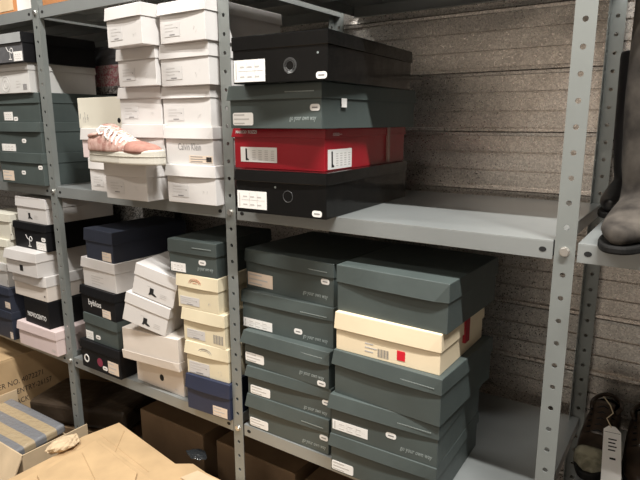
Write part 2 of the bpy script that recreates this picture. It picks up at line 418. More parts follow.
BX = {
 'A1': (-0.8351, -0.0697, 0.02, 0.0596, 0.0, 0.2844, 0.116, 0.5148, 0.0297),
 'A2': (-0.873, -0.0301, 0.136, 0.0409, 0.0, 0.2948, 0.1082, 0.4937, 0.0242),
 'A3': (-0.8509, -0.0665, 0.2442, -0.0044, 0.0, 0.2954, 0.1105, 0.5154, 0.0381),
 'A4': (-0.7954, -0.1103, 0.3547, 0.0664, 0.0, 0.2748, 0.1126, 0.5116, 0.0326),
 'c2_1': (-1.1483, -0.0396, 0.02, 0.0348, 0.0, 0.1977, 0.1161, 0.29, 0.035),
 'c2_2': (-1.1581, -0.0284, 0.1361, 0.0249, 0.0, 0.1949, 0.1113, 0.29, 0.035),
 'c2_3': (-1.1781, -0.014, 0.2473, 0.0175, 0.0, 0.1975, 0.118, 0.29, 0.035),
 'c2_4': (-1.1596, -0.0297, 0.3653, 0.005, 0.0, 0.1974, 0.1182, 0.29, 0.0408),
 'c2_5': (-1.1388, -0.0427, 0.4835, -0.01, 0.0, 0.185, 0.1116, 0.33, 0.0343),
 'c1_1': (-1.3888, -0.0888, 0.02, 0.0265, 0.0, 0.1965, 0.1175, 0.29, 0.0442),
 'c1_2': (-1.3622, -0.029, 0.1375, 0.0142, 0.0, 0.1921, 0.117, 0.29, 0.0413),
 'c1_3': (-1.3817, -0.018, 0.2546, 0.0219, 0.0, 0.194, 0.1153, 0.29, 0.035),
 'c1_4': (-1.3474, -0.0406, 0.3699, -0.0055, 0.0, 0.178, 0.1132, 0.29, 0.035),
 'c1_5': (-1.3298, -0.0838, 0.483, -0.047, 0.0, 0.17, 0.1133, 0.29, 0.0369),
 'c0_1': (-1.6081, 0.0015, 0.02, 0.0006, 0.0, 0.17, 0.1175, 0.29, 0.0392),
 'c0_2': (-1.6387, 0.0017, 0.1375, -0.0004, 0.0, 0.17, 0.1034, 0.29, 0.0406),
 'c0_3': (-1.6561, 0.0075, 0.2409, -0.0015, 0.0, 0.25, 0.1083, 0.29, 0.035),
 'M1': (-2.1898, -0.0203, 0.02, 0.007, 0.0, 0.3124, 0.1244, 0.34, 0.0391),
 'M2': (-2.1936, -0.0137, 0.1444, 0.0102, 0.0, 0.3124, 0.1182, 0.34, 0.0374),
 'M3': (-2.2043, -0.0039, 0.2626, 0.0133, 0.0, 0.3124, 0.1098, 0.34, 0.0385),
 'M4': (-2.2171, -0.0231, 0.3724, 0.0282, 0.0, 0.3002, 0.1091, 0.2879, 0.0272),
 'M5': (-2.2003, -0.0474, 0.4815, 0.0421, 0.0, 0.3001, 0.1055, 0.3085, 0.0375),
 'Q1': (-2.1611, -0.0413, -0.68, 0.0205, 0.0, 0.278, 0.1055, 0.3, 0.036),
 'Q2': (-2.1189, -0.0272, -0.5745, -0.0158, 0.0, 0.1878, 0.1156, 0.3, 0.033),
 'Q3': (-2.1723, -0.0306, -0.459, 0.0215, 0.0, 0.2393, 0.1056, 0.3, 0.0426),
 'Q4': (-2.1622, -0.0573, -0.3534, 0.0351, 0.0, 0.217, 0.1012, 0.3, 0.0384),
 'Q5': (-2.1672, -0.0079, -0.2521, 0.0106, 0.0, 0.2371, 0.1096, 0.3371, 0.0282),
 'Q6': (-2.1515, 0.006, -0.1425, -0.0028, 0.0, 0.2199, 0.1037, 0.3071, 0.0402),
 'V1': (-2.3929, -0.041, -0.68, -0.0031, 0.0, 0.1809, 0.1266, 0.3, 0.033),
 'V2': (-2.3924, -0.0387, -0.5534, -0.0011, 0.0, 0.1809, 0.1092, 0.3, 0.033),
 'V3': (-2.4117, -0.0278, -0.4441, 0.003, 0.0, 0.1805, 0.1056, 0.3, 0.033),
 'V4': (-2.3945, -0.0226, -0.3385, 0.008, 0.0, 0.1809, 0.1074, 0.3, 0.033),
 'V5': (-2.3769, -0.0113, -0.2311, 0.013, 0.0, 0.1813, 0.1103, 0.3, 0.033),
 'P1': (-1.7259, -0.0252, -0.68, 0.0025, 0.0, 0.2376, 0.114, 0.29, 0.033),
 'P2': (-1.7051, -0.0134, -0.566, -0.02, 0.0, 0.2076, 0.11, 0.29, 0.0401),
 'P3': (-1.7171, -0.0101, -0.456, -0.05, 0.0, 0.223, 0.107, 0.29, 0.033),
 'P4': (-1.703, -0.002, -0.3489, -0.05, 0.0, 0.2129, 0.1114, 0.29, 0.0383),
 'P5': (-1.6687, -0.0023, -0.2376, -0.048, 0.0, 0.174, 0.1145, 0.33, 0.0453),
 'R1': (-1.4433, 0.0157, -0.68, -0.0022, 0.0, 0.2511, 0.1085, 0.3, 0.033),
 'R2': (-1.4374, -0.0394, -0.5715, 0.1, 0.0, 0.2619, 0.1171, 0.3, 0.033),
 'R3': (-1.3961, -0.0642, -0.408, 0.28, 0.269, 0.1743, 0.1067, 0.25, 0.0392),
 'R4': (-1.3543, -0.0477, -0.3064, 0.26, 0.269, 0.166, 0.109, 0.25, 0.042),
 'S1': (-1.1297, -0.0246, -0.68, 0.0648, 0.0, 0.182, 0.1243, 0.29, 0.0489),
 'S2': (-1.1304, -0.0172, -0.5557, 0.0765, 0.0, 0.1749, 0.1147, 0.29, 0.0431),
 'S3': (-1.1395, -0.0154, -0.441, 0.0466, 0.0, 0.176, 0.1121, 0.29, 0.0405),
 'S4': (-1.1548, -0.0185, -0.329, 0.0537, 0.0, 0.1718, 0.1158, 0.29, 0.0433),
 'S5': (-1.1792, -0.0248, -0.2132, 0.0797, 0.0, 0.1954, 0.1102, 0.29, 0.0421),
 'T1': (-0.8817, 0.0016, -0.68, 0.0103, 0.0, 0.2992, 0.1126, 0.33, 0.0426),
 'T2': (-0.8798, 0.0008, -0.5674, 0.03, 0.0, 0.3016, 0.0932, 0.33, 0.0327),
 'T3': (-0.893, 0.0058, -0.4742, -0.0052, 0.0, 0.312, 0.1118, 0.33, 0.039),
 'T4': (-0.9149, 0.0261, -0.3624, 0.013, 0.0, 0.3309, 0.1202, 0.33, 0.0382),
 'T5': (-0.9183, 0.0516, -0.2422, -0.055, 0.0, 0.3338, 0.125, 0.33, 0.0399),
 'U1': (-0.5416, -0.0445, -0.68, 0.0249, 0.0, 0.3006, 0.1116, 0.33, 0.035),
 'U2': (-0.542, -0.0442, -0.5684, 0.029, 0.0, 0.303, 0.1163, 0.33, 0.0397),
 'U3': (-0.5372, -0.0332, -0.4521, -0.0421, 0.0, 0.3042, 0.1239, 0.33, 0.041),
 'U4': (-0.5357, -0.0289, -0.3282, -0.0076, 0.0, 0.291, 0.104, 0.295, 0.0459),
 'U5': (-0.5401, -0.017, -0.2242, -0.0335, 0.0, 0.3079, 0.1235, 0.3218, 0.0465),
}
DECOR = {
 'A1': [['F', 'label', 0.0007, 0.0106, 0.1012, 0.0589], ['F', 'oval', 0.2447, 0.0085, 0.2697, 0.0174], ['F', 'ringdark', 0.1506, 0.0342, 0.1874, 0.0683], ['F', 'dot', 0.1263, 0.0699, 0.1332, 0.0773]],
 'A2': [['F', 'bootlabel', 0.0213, 0.0173, 0.1453, 0.0577], ['F', 'text:MARCO_TOZZI:lid', 0.0094, 0.0931, 0.0834, 0.1033], ['R', 'bootlabel', 0.0128, 0.0021, 0.1385, 0.0531], ['R', 'lines:lid', 0.0261, 0.0888, 0.0774, 0.0975], ['R', 'tape', 0.3485, -0.0066, 0.3784, 0.0885]],
 'A3': [['F', 'rlabel', 0.0092, 0.008, 0.0805, 0.0406], ['F', 'oval', 0.2641, 0.043, 0.2898, 0.0587], ['F', 'slogan', 0.1987, 0.0097, 0.2803, 0.0277], ['F', 'url:lid', 0.1897, 0.0849, 0.2783, 0.094], ['R', 'tab', 0.0814, 0.0465, 0.1178, 0.0662]],
 'A4': [['F', 'label', 0.0001, 0.0032, 0.0991, 0.0561], ['F', 'ringgrey', 0.149, 0.0173, 0.1937, 0.0571], ['F', 'oval', 0.2467, -0.003, 0.2701, 0.0104], ['F', 'dot', 0.2464, 0.0579, 0.2512, 0.0669]],
 'c2_2': [['F', 'text:Calvin_Klein:dark', 0.0518, 0.0437, 0.1461, 0.0622], ['F', 'codelabel', 0.0966, 0.0069, 0.1932, 0.0276]],
 'c0_3': [['F', 'drawing', -0.0046, 0.008, 0.0717, 0.0569], ['F', 'dot:dark', 0.2185, 0.0182, 0.2405, 0.0347]],
 'P1': [['F', 'ringwhite', 0.0138, 0.0288, 0.0475, 0.0478], ['F', 'discpink', 0.0941, 0.027, 0.1371, 0.0548], ['F', 'tan', 0.1654, 0.0119, 0.2282, 0.0602], ['F', 'oval', 0.1339, 0.0196, 0.1576, 0.0266]],
 'P2': [['F', 'label', -0.0042, 0.0017, 0.0513, 0.0357], ['F', 'oval', 0.0708, 0.0172, 0.0951, 0.0279]],
 'P3': [['F', 'text:byblos', 0.0478, 0.0254, 0.1514, 0.0539], ['F', 'tan', 0.1388, -0.0019, 0.1914, 0.0287]],
 'P4': [['F', 'print', 0.0504, 0.011, 0.1373, 0.0503]],
 'P5': [['F', 'tan', 0.1052, 0.0016, 0.1611, 0.0337]],
 'R1': [['F', 'hole', 0.1244, 0.0347, 0.1521, 0.0531], ['F', 'lines', 0.2024, 0.0145, 0.2265, 0.0214]],
 'R3': [['F', 'bootlogo', 0.0624, 0.0193, 0.1199, 0.033]],
 'R4': [['F', 'bootlogo', 0.047, 0.0226, 0.108, 0.0346]],
 'S1': [['F', 'tan', 0.1107, 0.0032, 0.1706, 0.0368]],
 'S2': [['F', 'laurel:lid', 0.0529, 0.0823, 0.1119, 0.0961], ['F', 'plabel', 0.0094, 0.0005, 0.0956, 0.0415], ['F', 'drawing:faint', 0.1243, 0.0176, 0.1603, 0.0368]],
 'S3': [['F', 'plabel', 0.0144, 0.0105, 0.0928, 0.042], ['F', 'barcode', 0.1286, 0.0115, 0.1703, 0.041]],
 'S4': [['F', 'laurel:lidred', 0.0542, 0.0855, 0.1068, 0.1028], ['F', 'plabel', 0.0091, 0.013, 0.0924, 0.0378], ['F', 'drawing:faint', 0.1268, 0.0179, 0.1543, 0.0428]],
 'S5': [['F', 'label', 0.0062, 0.0048, 0.0685, 0.0336], ['F', 'oval', 0.124, 0.0382, 0.1536, 0.0516], ['F', 'slogan', 0.1173, 0.0127, 0.1814, 0.0236], ['F', 'url:lid', 0.1028, 0.0891, 0.1816, 0.0912]],
 'T5': [['F', 'tan', 0.0072, 0.0114, 0.1097, 0.0527], ['F', 'oval', 0.2904, 0.0645, 0.3208, 0.0756], ['F', 'slogan', 0.2255, 0.012, 0.3146, 0.0267], ['F', 'url:lid', 0.222, 0.0979, 0.3164, 0.1004]],
 'T4': [['F', 'label', 0.0029, 0.0047, 0.1152, 0.0301], ['F', 'oval', 0.1966, 0.0221, 0.2257, 0.0319], ['F', 'slogan', 0.2275, 0.0012, 0.3134, 0.0169], ['F', 'url:lid', 0.2224, 0.0896, 0.3134, 0.0928]],
 'T3': [['F', 'rlabel', 0.0021, 0.0127, 0.0767, 0.0422], ['F', 'oval', 0.2725, 0.0065, 0.3012, 0.0174], ['F', 'slogan', 0.2088, 0.0163, 0.2961, 0.028], ['F', 'url:lid', 0.2008, 0.09, 0.2935, 0.0933]],
 'T2': [['F', 'rlabel', 0.0105, 0.0035, 0.0864, 0.0317], ['F', 'oval', 0.2769, 0.0427, 0.2982, 0.0533], ['F', 'slogan', 0.2091, 0.0, 0.2902, 0.0081]],
 'T1': [['F', 'rlabel', 0.0057, 0.0053, 0.0781, 0.0336], ['F', 'oval', 0.2712, 0.0449, 0.2952, 0.0569], ['F', 'slogan', 0.2067, 0.0101, 0.2904, 0.0168], ['F', 'url:lid', 0.2079, 0.0845, 0.285, 0.0838]],
 'U5': [['F', 'url:lid', 0.1982, 0.0979, 0.2911, 0.0969]],
 'U4': [['F', 'lines', 0.0847, 0.0104, 0.1236, 0.0417], ['F', 'barcode', 0.1247, 0.0084, 0.1566, 0.0282], ['F', 'redsquare', 0.1783, 0.0152, 0.2004, 0.0352], ['R', 'redtag', 0.1357, 0.0385, 0.1822, 0.1081]],
 'U3': [['F', 'url:lid', 0.1991, 0.0982, 0.2899, 0.0968]],
 'U2': [['F', 'label', 0.0049, 0.016, 0.112, 0.0413], ['F', 'oval', 0.1641, 0.0426, 0.1928, 0.0529], ['F', 'slogan', 0.2039, 0.0116, 0.2898, 0.0194], ['F', 'url:lid', 0.1975, 0.0923, 0.2873, 0.092]],
 'U1': [['F', 'rlabel', 0.0008, 0.005, 0.0705, 0.0293]],
 'Q1': [['F', 'lines', 0.2398, 0.0131, 0.2725, 0.0275]],
 'Q2': [['F', 'text:NOVOCENTO', 0.0172, 0.0326, 0.1741, 0.0492]],
 'Q3': [['F', 'dot:dark', 0.2171, 0.016, 0.2262, 0.0281]],
 'Q4': [['F', 'darksquare', 0.0967, 0.0179, 0.1192, 0.0428]],
 'Q5': [['F', 'ylogo', 0.0903, 0.0111, 0.1296, 0.0582], ['F', 'label', 0.1611, 0.0001, 0.2293, 0.0325], ['F', 'oval', 0.2032, 0.0424, 0.2279, 0.0552]],
 'Q6': [['F', 'bootlogo', 0.0621, 0.0136, 0.1267, 0.0419]],
 'V1': [['F', 'tan', 0.1547, -0.0008, 0.2109, 0.0301]],
 'V2': [['F', 'tan', 0.136, 0.018, 0.2049, 0.0435]],
 'V3': [['F', 'barcode', 0.1743, 0.0147, 0.2063, 0.0308]],
 'V5': [['F', 'dot:dark', 0.1878, 0.0164, 0.2002, 0.0324]],
 'M1': [['F', 'tan', 0.0133, 0.0099, 0.0974, 0.0498], ['F', 'oval', 0.1626, 0.0396, 0.1819, 0.0525], ['F', 'oval', 0.284, 0.0629, 0.3066, 0.078]],
 'M2': [['F', 'label', 0.0209, 0.0016, 0.1244, 0.026], ['F', 'oval', 0.1792, 0.0393, 0.2016, 0.0525]],
 'M3': [['F', 'label', 0.0554, 0.0069, 0.1203, 0.0399], ['F', 'oval', 0.1302, 0.0068, 0.1511, 0.0185]],
 'M4': [['F', 'ringfaint', 0.1062, 0.009, 0.1771, 0.0606], ['F', 'lines', 0.2099, 0.018, 0.2446, 0.0489], ['F', 'barcode', 0.2573, 0.0113, 0.2837, 0.0305]],
 'M5': [['F', 'ylogo', 0.2018, 0.0123, 0.2283, 0.0569], ['F', 'label', 0.2371, 0.0021, 0.294, 0.0357]],
 'c1_1': [['F', 'plabel', 0.0197, 0.018, 0.0884, 0.055], ['F', 'drawing:faint', 0.1415, 0.02, 0.1651, 0.045]],
 'c1_3': [['F', 'plabel', 0.0194, 0.018, 0.0873, 0.055], ['F', 'drawing:faint', 0.1397, 0.02, 0.163, 0.045]],
 'c1_4': [['F', 'plabel', 0.0178, 0.018, 0.0801, 0.055], ['F', 'drawing:faint', 0.1282, 0.02, 0.1495, 0.045]],
 'c1_5': [['F', 'plabel', 0.017, 0.018, 0.0765, 0.055], ['F', 'drawing:faint', 0.1224, 0.02, 0.1428, 0.045]],
 'c2_1': [['F', 'plabel', 0.0198, 0.018, 0.089, 0.055], ['F', 'drawing:faint', 0.1423, 0.02, 0.1661, 0.045]],
 'c2_3': [['F', 'plabel', 0.0198, 0.018, 0.0889, 0.055], ['F', 'drawing:faint', 0.1422, 0.02, 0.1659, 0.045]],
 'c2_4': [['F', 'plabel', 0.0197, 0.018, 0.0888, 0.055], ['F', 'drawing:faint', 0.1421, 0.02, 0.1658, 0.045]],
 'c2_5': [['F', 'plabel', 0.0185, 0.018, 0.0833, 0.055], ['F', 'drawing:faint', 0.1332, 0.02, 0.1554, 0.045]],
 'c0_1': [['F', 'plabel', 0.017, 0.018, 0.0765, 0.055]],
}

# ================================================================== setting
FZ = -1.15                                     # floor level (z = 0 is the bolt line of the middle shelf)
U = [-2.779, -1.8526, -.9251, 0.0, .926]       # upright centre lines
D = .64                                        # shelf depth
SH = [.65, 0.0, -.70]                          # bolt heights of the three shelves

floor = obj('floor', box_bm(-4.2, 2.2, -2.9, .80, FZ-.1, FZ), speckle('floor_concrete', (.10,.09,.08), (.16,.145,.13), 60, .6)); tag(floor, kind='structure')

# corrugated sheet wall: flat pans with creases and raised ribs, repeated every 19 cm
bm = bmesh.new(); prof = []
P = .191; z = FZ; zc = .228
base = zc-P*8
while base < 1.5:
    for dz, dy in ((-.014, 0), (-.012, -.009), (-.003, -.010), (-.001, -.003), (.001, -.010), (.011, -.009), (.013, 0), (.062, 0), (.0625, .009), (.067, .009), (.0675, 0), (.122, 0), (.1225, .009), (.127, .009), (.1275, 0)):
        prof.append((base+dz, .674+dy))
    base += P
prof = [q for q in prof if q[0] > FZ-.05]
x0, x1 = -4.2, 2.2
A = [bm.verts.new((x0, y, zz)) for zz, y in prof]; B = [bm.verts.new((x1, y, zz)) for zz, y in prof]
for i in range(len(prof)-1): bm.faces.new([A[i], B[i], B[i+1], A[i+1]])
A2 = [bm.verts.new((x, .78, zz)) for x in (x0, x1) for zz in (prof[0][0], prof[-1][0])]
bm.faces.new([A2[0], A2[1], A2[3], A2[2]])
bm.faces.new([A[0], A2[0], A2[2], B[0]]); bm.faces.new([A[-1], B[-1], A2[3], A2[1]])
bm.faces.new([*A, A2[1], A2[0]]); bm.faces.new([*B[::-1], A2[2], A2[3]])
galv = speckle('galvanised_sheet', (.44,.405,.375), (.74,.69,.635), 260, .36, .78, .25, .80, .10, bump=.16)
nt = galv.node_tree; bs = nt.nodes['Principled BSDF']; tcg = nt.nodes.new('ShaderNodeTexCoord'); ng = nt.nodes.new('ShaderNodeTexNoise')
mp = nt.nodes.new('ShaderNodeMapping'); mp.inputs['Scale'].default_value = (1.5, 1, 3)
ng.inputs['Scale'].default_value = 2.2; ng.inputs['Detail'].default_value = 1      # the sheet is dented: broad waves
bg = nt.nodes.new('ShaderNodeBump'); bg.inputs['Strength'].default_value = .5; bg.inputs['Distance'].default_value = .02
nt.links.new(tcg.outputs['Object'], mp.inputs[0]); nt.links.new(mp.outputs[0], ng.inputs['Vector']); nt.links.new(ng.outputs[0], bg.inputs['Height'])
ob = [n for n in nt.nodes if n.type == 'BUMP' and n != bg][0]; nt.links.new(bg.outputs[0], ob.inputs['Normal'])
wall = tag(obj('wall_back', bm, galv), kind='structure')

# ------------------------------------------------------------------ shelving rack
rack = empty('shelving_rack', (0, 0, FZ), (0, 0, 0), 'long grey perforated steel shelving rack holding the shoeboxes and boots', 'shelving')
def lo(o):                                     # children are modelled in world space; the rack's empty is at floor level
    for v in o.data.vertices: v.co.z -= FZ
    return o
def perforated(bm, zlo, zhi, w, T, fn):
    """a strip w wide with a hole every 5 cm; fn(u, z, t) places a point"""
    k0 = math.floor((zlo+.025)/.05); k1 = math.ceil((zhi-.025)/.05)
    hr = .0058
    for k in range(k0, k1+1):
        zc = k*.05; za, zb = max(zlo, zc-.025), min(zhi, zc+.025)
        if zb-za < .03: 
            continue
        out = [(-w/2, za), (0, za), (w/2, za), (w/2, zc), (w/2, zb), (0, zb), (-w/2, zb), (-w/2, zc)]
        inn = [(hr*math.cos(math.radians(a)), zc+hr*math.sin(math.radians(a))) for a in (225, 270, 315, 0, 45, 90, 135, 180)]
        V = [[bm.verts.new(fn(u, zz, t)) for u, zz in ring] for ring in (out, inn) for t in (0, T)]
        Of, Ob, If, Ib = V
        for q in range(8):
            r = (q+1) % 8
            bm.faces.new([Of[q], Of[r], If[r], If[q]]); bm.faces.new([Ob[r], Ob[q], Ib[q], Ib[r]])
            bm.faces.new([If[q], If[r], Ib[r], Ib[q]]); 
            if q in (2, 3, 6, 7): bm.faces.new([Of[r], Of[q], Ob[q], Ob[r]])
def upright(x, back, side):
    bm = bmesh.new(); T = .002
    if not back:
        perforated(bm, FZ, 1.0, .040, T, lambda u, zz, t: (x+u, -T+t, zz))
        if side < 0: perforated(bm, FZ, 1.0, .036, T, lambda u, zz, t: (x+side*(.020-t), .018+u, zz))
        else: bx(bm, x+.020-T, x+.020, 0, .019, FZ, 1.0)
    else:
        perforated(bm, FZ, 1.0, .040, T, lambda u, zz, t: (x+u, D+.002-T+t, zz))
        perforated(bm, FZ, 1.0, .036, T, lambda u, zz, t: (x+side*(.020-t), D+.020-.036+u-.004, zz))
    bmesh.ops.remove_doubles(bm, verts=bm.verts, dist=1e-5)
    return lo(obj('upright', bm, M['steel'], rack))
for i, x in enumerate(U):
    upright(x, False, 1 if i <= 1 else -1); upright(x-.03 if i else x, True, -1)
# shelves: deck with turned-down lips; the front lip is 4 cm high
for zb in SH:
    De = D+.020 if zb > .5 else D-.006  # top shelf made deeper to block light leaking down the wall
    for xa, xb in zip(U, U[1:]):
        bm = bmesh.new(); a, b = xa+.0235, xb-.0235; zt = zb+.020; T = .0015
        bx(bm, a, b, .0, De, zt-T, zt)                                 # deck
        for (ya, yb) in ((.0, T), (De-T, De)): bx(bm, a, b, ya, yb, zb-.020, zt-T)
        for (ya, yb) in ((T, .014), (De-.014, De-T)): bx(bm, a, b, ya, yb, zb-.020, zb-.020+T)
        for (xx, xy) in ((a, a+T), (b-T, b)): bx(bm, xx, xy, T, De-T, zb-.014, zt-T)
        for yy in (.21, .42): bx(bm, a+T, b-T, yy-.02, yy+.02, zb-.002, zt-T)  # stiffening channel under the deck
        s = lo(obj('shelf', bm, M['deck'], rack)); bevel(s, .0022, 2)
        for xx, sg in ((a, 1), (b, -1)):                                   # slotted hole near each end of the front lip
            bm = bmesh.new(); c = xx+sg*.020
            prism(bm, [(c+.0075*math.cos(q*PI/6), .0055*math.sin(q*PI/6)) for q in range(12)], 0, .0006,
                  Matrix(((1,0,0,0),(0,0,-1,0),(0,1,0,zb),(0,0,0,1))))
            h = obj('slot', bm, M['hole']); 
            for v in h.data.vertices: v.co.z -= 0
            h.parent = s; lo(h)
    for x in U:                                                             # hexagon bolt through the upright
        bm = bmesh.new(); MM = Matrix(((1,0,0,x),(0,0,-1,-.002),(0,1,0,zb),(0,0,0,1)))
        prism(bm, [(.0092*math.cos(q*PI/3+.3), .0092*math.sin(q*PI/3+.3)) for q in range(6)], .0008, .0065, MM)
        prism(bm, [(.0105*math.cos(q*PI/8), .0105*math.sin(q*PI/8)) for q in range(16)], .0, .0009, MM)
        bevel(lo(obj('bolt', bm, M['bolt'], rack)), .0012, 2)

# ================================================================== shoeboxes
G = 'shoeboxes of the same make, '
spec = [
 # key, material, lid material, label, group, options
 ('A1', 'gloss', None, 'long glossy black boot box on the middle shelf, directly under the red box', 'black boot boxes', dict(name='boot_box')),
 ('A2', 'red', None, 'long glossy red boot box with white boot labels, on the middle shelf', None, dict(name='boot_box')),
 ('A3', 'teal', None, 'long teal boot box with white slogan, lying on top of the red box', None, dict(name='boot_box', flare=(.006,.002,.002))),
 ('A4', 'gloss', None, 'long glossy black boot box topping the stack above the red and teal boxes', 'black boot boxes', dict(name='boot_box', flare=(.001,.001,0))),
 ('c2_1', 'white', None, 'white shoebox lowest in its column beside the centre upright, under the lettered white box', 'small white shoeboxes', {}),
 ('c2_2', 'white', None, 'white shoebox printed with a thin grey brand name and a beige barcode label', 'small white shoeboxes', {}),
 ('c2_3', 'white', None, 'white shoebox directly on the one with the thin grey brand name', 'small white shoeboxes', {}),
 ('c2_4', 'white', None, 'white shoebox fourth from the shelf in the column beside the centre upright', 'small white shoeboxes', {}),
 ('c2_5', 'white', None, 'white shoebox at the very top of the column beside the centre upright', 'small white shoeboxes', {}),
 ('c1_1', 'white', None, 'white shoebox the pink sneaker stands on, sticking out over the shelf edge', 'small white shoeboxes', {}),
 ('c1_2', 'white', None, 'white shoebox half hidden behind the pink sneaker', 'small white shoeboxes', {}),
 ('c1_3', 'white', None, 'white shoebox just above the laces of the pink sneaker', 'small white shoeboxes', {}),
 ('c1_4', 'white', None, 'white shoebox fourth up in the column over the pink sneaker, under a forward-jutting box', 'small white shoeboxes', {}),
 ('c1_5', 'white', None, 'white shoebox jutting forward on top of the column over the pink sneaker', 'small white shoeboxes', {}),
 ('c0_1', 'white', None, 'white shoebox on the shelf below the heel of the pink sneaker, partly hidden', 'small white shoeboxes', {}),
 ('c0_2', 'pinkwhite', 'white', 'blush white shoebox under the wide ivory box left of the pink sneaker', None, {}),
 ('c0_3', 'oldwhite', None, 'wide ivory box with small black sketch and black stud, above the sneaker heel', None, dict(nolid=True)),
 ('M1', 'teal', None, 'teal shoebox on the middle shelf at far left, lowest of three, beige sticker', 'teal shoeboxes at far left', {}),
 ('M2', 'teal', None, 'teal shoebox with pale flared lid, middle of the three at far left', 'teal shoeboxes at far left', dict(flare=(.004,.009,.001))),
 ('M3', 'teal', None, 'teal shoebox at far left under the big white box with a faint ring', 'teal shoeboxes at far left', {}),
 ('M4', 'greywhite', None, 'long off-white box with a faint ring print and barcode, middle shelf at far left', None, {}),
 ('M5', 'black', None, 'long black box with pale grey lid end and white script mark, far left stack', None, dict(flare=(.003,.003,0))),
 ('V1', 'darknavy', None, 'dark navy shoebox cut off at the picture edge, bottom on the lower shelf', 'dark navy shoeboxes at far left', {}),
 ('V2', 'darknavy', None, 'dark navy shoebox at the left picture edge, second from the lower shelf', 'dark navy shoeboxes at far left', {}),
 ('V3', 'greywhite', None, 'grey white shoebox with barcode at the left picture edge, on two navy boxes', None, {}),
 ('V4', 'oldwhite', None, 'yellowed white shoebox at the left picture edge, under its twin', 'yellowed shoeboxes', {}),
 ('V5', 'oldwhite', None, 'yellowed white shoebox with black stud, topmost at the left picture edge of the lower shelf', 'yellowed shoeboxes', {}),
 ('Q1', 'pinkwhite', None, 'blush pink shoebox on the lower shelf under the black box with white capital lettering', None, {}),
 ('Q2', 'black', None, 'black shoebox with white capital lettering, standing on the blush pink box', None, dict(nolid=True)),
 ('Q3', 'kraftwhite', 'white', 'off-white shoebox lying on the black box with white capital lettering', None, dict(flare=(.003,.008,.003))),
 ('Q4', 'white', None, 'white shoebox with a small dark square emblem, under the black script box', None, dict(flare=(.008,.002,.003))),
 ('Q5', 'black', None, 'black shoebox with white script emblem and label, left of the left upright', None, {}),
 ('Q6', 'white', None, 'white shoebox with a black boot silhouette, on the black script box', None, {}),
 ('P1', 'black', None, 'black shoebox with white ring, plum disc and beige sticker, on the lower shelf', None, {}),
 ('P2', 'teal', None, 'small teal shoebox between two black boxes on the lower shelf', None, {}),
 ('P3', 'black', None, 'black shoebox with white lower-case brand lettering and beige sticker', None, {}),
 ('P4', 'white', None, 'white shoebox with faint print, directly under the navy box', None, {}),
 ('P5', 'darknavy', None, 'dark navy shoebox with beige sticker, top of its stack on the lower shelf', None, {}),
 ('R1', 'kraftwhite', None, 'off-white box with a black finger hole, on the lower shelf', None, dict(nolid=True)),
 ('R2', 'kraftwhite', None, 'plain off-white shoebox lying upside down on the box with a finger hole', None, dict(flip=True)),
 ('R3', 'white', None, 'tilted white shoebox with black boot silhouette, lower of the two slanting ones', 'tilted white shoeboxes', dict(flare=(.001,.001,.001))),
 ('R4', 'white', None, 'tilted white shoebox with black boot silhouette, upper of the two slanting ones', 'tilted white shoeboxes', dict(flare=(.001,.001,.001))),
 ('S1', 'navy', None, 'navy blue shoebox with beige sticker under the cream boxes, beside the centre upright', None, {}),
 ('S2', 'cream', None, 'cream shoebox directly on the navy blue box', 'cream shoeboxes', {}),
 ('S3', 'cream', None, 'cream shoebox with a barcode, middle of the three cream ones', 'cream shoeboxes', {}),
 ('S4', 'cream', None, 'cream shoebox with a rust-coloured laurel mark, right under the small teal box', 'cream shoeboxes', {}),
 ('S5', 'teal', None, 'small teal shoebox on top of the cream boxes beside the centre upright', None, dict(flare=(.002,.003,.001))),
 ('T1', 'teal', None, 'teal shoebox on the lower shelf, bottom of the five-high stack right of the centre upright', 'teal shoeboxes in the five-high stack', dict(flare=(.007,.001,.002))),
 ('T2', 'teal', None, 'teal shoebox second from the shelf in the five-high stack', 'teal shoeboxes in the five-high stack', dict(flare=(.007,.001,.002))),
 ('T3', 'teal', None, 'teal shoebox in the middle of the five-high stack, lid flaring forward', 'teal shoeboxes in the five-high stack', dict(flare=(.010,.006,.002))),
 ('T4', 'teal', None, 'teal shoebox second from the top of the five-high stack, with a white label', 'teal shoeboxes in the five-high stack', {}),
 ('T5', 'teal', None, 'teal shoebox with beige sticker, top of the five-high stack', 'teal shoeboxes in the five-high stack', dict(flare=(.003,.002,.006))),
 ('U1', 'teal', None, 'teal shoebox on the lower shelf at the bottom of the stack with the ivory box', 'teal shoeboxes around the ivory box', dict(flare=(.006,.002,.003))),
 ('U2', 'teal', None, 'teal shoebox with white label and slogan, second up in the stack with the ivory box', 'teal shoeboxes around the ivory box', dict(flare=(.008,.002,.002))),
 ('U3', 'teal', None, 'teal shoebox without label directly under the ivory box', 'teal shoeboxes around the ivory box', dict(flare=(.006,.003,.003))),
 ('U4', 'ivory', None, 'ivory shoebox with a bright red square, barcode and dark red ribbon tag', None, {}),
 ('U5', 'teal', None, 'big teal box lying on the ivory shoebox, its lid askew', 'teal shoeboxes around the ivory box', dict(flare=(.001,.009,.004))),
]
for key, mat, lm, label, group, opt in spec:
    shoebox(key, label, mat, group, lm, **opt)

